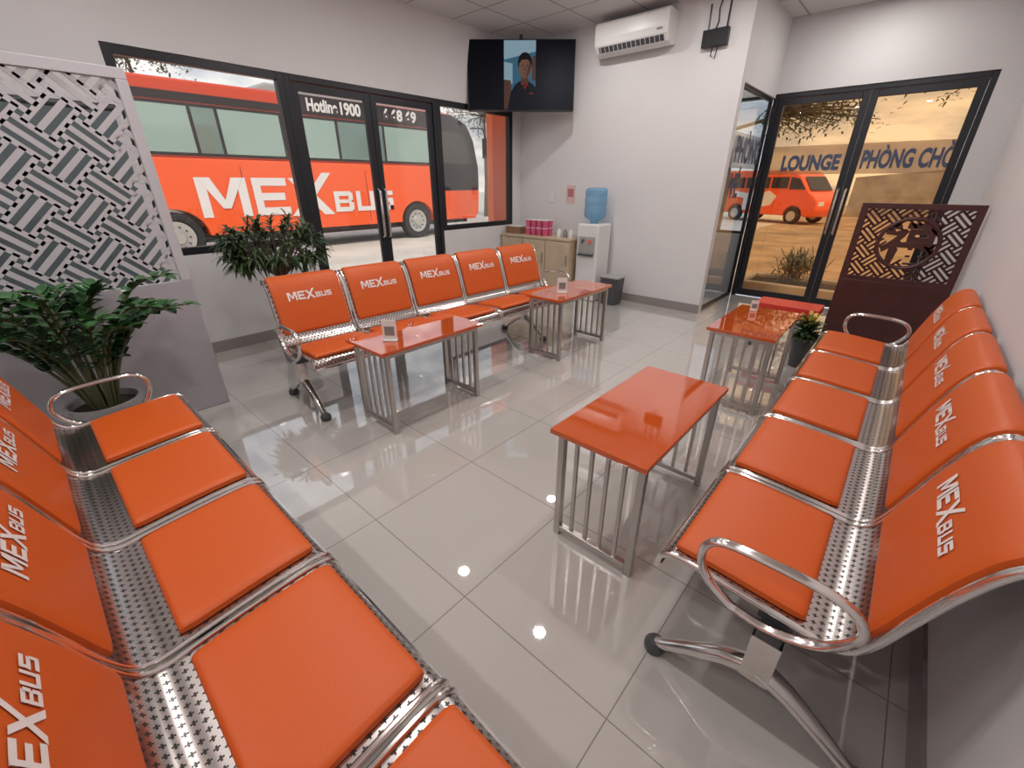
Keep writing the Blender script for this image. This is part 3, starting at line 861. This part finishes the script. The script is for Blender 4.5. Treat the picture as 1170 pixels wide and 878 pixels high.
for a in (4.0, 5.6, 7.2): MB().box(.0, .004, a, a+.012, .5, 1.85).build('hatch_seam', M_busdk, e)
sc = 5.0/LW
logo_mb(lambda x, y, q: (.012+q*.004, 3.02+x, .80+y*.88), sc, 2).build('lettering', M_white, e, recalc=False)
for body, ty, tw in (('Hotline', 5.84, .80), ('1900', 6.72, .58), ('6', 8.02, .15), ('68 69', 8.26, .86)):
    me, w_ = text_mesh(body, .37, .004, .012); me.materials.clear(); me.materials.append(M_white)
    for v in me.vertices: v.co.x *= tw/w_
    mkobj('lettering', me, e, (.014, ty, 3.14), (math.pi/2, 0, math.pi/2))
MB().tube([(-.2, 11.5, 3.2), (.1, 11.8, 3.2), (.15, 11.9, 2.9)], .03, 8).box(.05, .25, 11.82, 11.95, 2.3, 2.9).build('mirror', M_black, e)

def van(loc, rz, lab):
    e = empty('van', loc, rz); tag(e, lab, 'van', 'parked orange vans')
    def wheelcut(c): return [(c-.40*math.cos(math.pi*k/8), .34+.40*math.sin(math.pi*k/8)) for k in range(9)]
    P = [(-2.3, .34)]+wheelcut(-1.35)+wheelcut(1.45)+[(2.3, .32), (2.42, .6), (2.38, .95), (2.25, 1.08), (1.95, 1.3), (1.5, 1.85), (1.25, 2.03), (.9, 2.12), (-2.0, 2.16), (-2.25, 2.05), (-2.32, 1.6)]
    MB().prism(P, -.88, .88, 'y').build('body', M_busor, e, bevel=.06)
    for sy in (-1, 1):
        y0, y1 = (-.895, -.87) if sy < 0 else (.87, .895)
        for a, b in ((-2.1, -1.1), (-1.0, .15), (.25, 1.0)):
            MB().box(a, b, y0, y1, 1.42, 1.86).build('side_window', M_busdk, e)
        MB().prism([(1.08, 1.38), (1.8, 1.38), (1.45, 1.80), (1.08, 1.86)], y0, y1, 'y').build('front_side_window', M_busdk, e)
        MB().prism([(-1.0, .5), (-.7, .5), (-.5, .85), (-.2, .6), (.4, .75), (.6, 1.1), (.2, 1.32), (-.2, 1.2), (-.5, 1.34), (-.9, 1.2), (-1.5, 1.3), (-1.7, 1.1), (-1.0, 1.0)], y0-.004, y1+.004, 'y').build('white_graphic', M_white, e)
        for xc in (-1.35, 1.45):
            MB().lathe([(0, -.1), (.33, -.1), (.34, .0), (.33, .1), (0, .1)], 20, (xc, sy*.80, .34), 0, 'y').lathe([(0, -.11), (.2, -.11), (.2, .11), (0, .11)], 16, (xc, sy*.80, .34), 1, 'y').build('wheel', [M_tyre, M_rim], e)
    MB().add([(1.93, -.74, 1.33), (1.93, .74, 1.33), (1.50, .68, 1.86), (1.50, -.68, 1.86)], [(0, 1, 2, 3)]).build('windscreen', M_busdk, e).location = (.03, 0, .02)
    for sy in (-1, 1): MB().box(2.34, 2.42, sy*.6-.18, sy*.6+.18, .75, .92).build('headlight', M_white, e, bevel=.01)
    return e
van((-5.15, 24.0, GZ), math.radians(-22), 'orange minivan parked in the yard beyond the entrance')
van((-13.2, 16.2, GZ), math.radians(-60), 'orange minivan parked beyond the coach')
w = MB(); w.prism([(-3, GZ), (16, GZ), (16, 3.0), (6, 2.4), (1.5, 2.1), (-3, 1.7)], 30, 31, 'y')
o = w.build('retaining_wall', M_stone); tag(o, 'grey brown stone retaining wall across the yard', 'wall')
e = empty('planter_bed', (-1.25, 8.3, GZ)); tag(e, 'stone edged planting bed with low shrub outside the door', 'planter')
MB().box(-.75, .75, -.5, -.38, 0, .16).box(-.75, .75, .38, .5, 0, .16).box(-.75, -.63, -.38, .38, 0, .16).box(.63, .75, -.38, .38, 0, .16).build('stone_edging', M_stone, e, bevel=.02)
MB().box(-.63, .63, -.38, .38, 0, .1).build('soil', M_soil, e)
fo = MB()
for k in range(460):
    d_ = rdir(.0, 1); leaf(fo, Vector((random.gauss(0, .13), random.gauss(0, .10), .15+random.random()*.38)), d_, random.uniform(.12, .34), .020, droop=.2)
fo.build('foliage', M_leaft, e, recalc=False)

def tree(loc, h, R_, zc, nb=26, nl=60, lab='leafy tree beyond the yard', ls=.16, off=(0, 0)):
    e = empty('tree', loc); tag(e, lab, 'tree', 'trees outside')
    tr = MB().tube([(0, 0, 0), (.05, .03, h*.5), (-.03, .05, h), (off[0]*.5, off[1]*.5, max(zc, h+.1))], [.14, .11, .07, .04], 10)
    fo = MB()
    for k in range(nb):
        d_ = rdir(-.6, 1); base = Vector((off[0]*.4, off[1]*.4, max(zc, h)))
        tip = Vector((off[0], off[1], zc))+Vector((d_.x*R_, d_.y*R_, d_.z*R_*.55))*random.uniform(.5, 1.0)
        mid = base.lerp(tip, .5)+Vector((0, 0, .1)); tr.tube([base, mid, tip], [.03, .018, .008], 6)
        for q in range(nl):
            p = mid.lerp(tip, random.uniform(.1, 1.1))+Vector((random.gauss(0, R_*.10), random.gauss(0, R_*.10), random.gauss(0, R_*.07)))
            leaf(fo, p, rdir(-.8, .6), ls*random.uniform(.6, 1.2), ls*.4, droop=.2)
    tr.build('trunk', M_bark, e); fo.build('foliage', M_leaft, e, recalc=False)
tree((-20.5, 4.3, GZ), 3.6, 2.0, 5.3)
tree((-17.5, 17.5, GZ), 3.4, 2.2, 4.6)
tree((-4.3, 13.6, GZ), 2.9, 1.45, 3.10, 34, 44, 'tree with drooping branches beyond the entrance', .13, off=(1.8, 0))
tree((1.3, 17.0, GZ), 3.6, 1.5, 3.95, 16, 34, 'slender tree with sparse leaves beyond the entrance', .13, off=(-2.1, 0))

# ---------------------------------------------------------------- world + sun
W = bpy.data.worlds.new('world'); SC.world = W; W.use_nodes = True
nt = W.node_tree; nt.nodes.clear()
o = nt.nodes.new('ShaderNodeOutputWorld'); bg = nt.nodes.new('ShaderNodeBackground')
tc = nt.nodes.new('ShaderNodeTexCoord'); sp = nt.nodes.new('ShaderNodeSeparateXYZ'); rp = nt.nodes.new('ShaderNodeValToRGB')
nt.links.new(tc.outputs['Generated'], sp.inputs[0]); nt.links.new(sp.outputs[2], rp.inputs[0])
rp.color_ramp.elements[0].position = 0.0; rp.color_ramp.elements[0].color = (.90, .86, .80, 1)
rp.color_ramp.elements[1].position = 0.5; rp.color_ramp.elements[1].color = (.78, .84, .92, 1)
nz = nt.nodes.new('ShaderNodeTexNoise'); nz.inputs['Scale'].default_value = 7; nz.inputs['Detail'].default_value = 7
mp = nt.nodes.new('ShaderNodeMapping'); mp.inputs['Scale'].default_value = (1, 1, 3.5)
nt.links.new(tc.outputs['Generated'], mp.inputs[0]); nt.links.new(mp.outputs[0], nz.inputs['Vector'])
r2 = nt.nodes.new('ShaderNodeValToRGB'); r2.color_ramp.elements[0].position = .40; r2.color_ramp.elements[1].position = .60
r2.color_ramp.elements[0].color = (.58, .62, .70, 1); r2.color_ramp.elements[1].color = (1.1, 1.08, 1.05, 1)
nt.links.new(nz.outputs['Fac'], r2.inputs[0])
mm = nt.nodes.new('ShaderNodeMix'); mm.data_type = 'RGBA'; mm.blend_type = 'MULTIPLY'; mm.inputs[0].default_value = 1
nt.links.new(rp.outputs[0], mm.inputs[6]); nt.links.new(r2.outputs[0], mm.inputs[7])
nt.links.new(mm.outputs[2], bg.inputs[0]); bg.inputs[1].default_value = 1.4; nt.links.new(bg.outputs[0], o.inputs[0])
S = bpy.data.lights.new('sun', 'SUN'); S.energy = 2.6; S.angle = .05; S.color = (1, .93, .82)
so = bpy.data.objects.new('sun', S); COL.objects.link(so)
so.rotation_euler = Vector((.55, -.35, .85)).to_track_quat('Z', 'Y').to_euler()
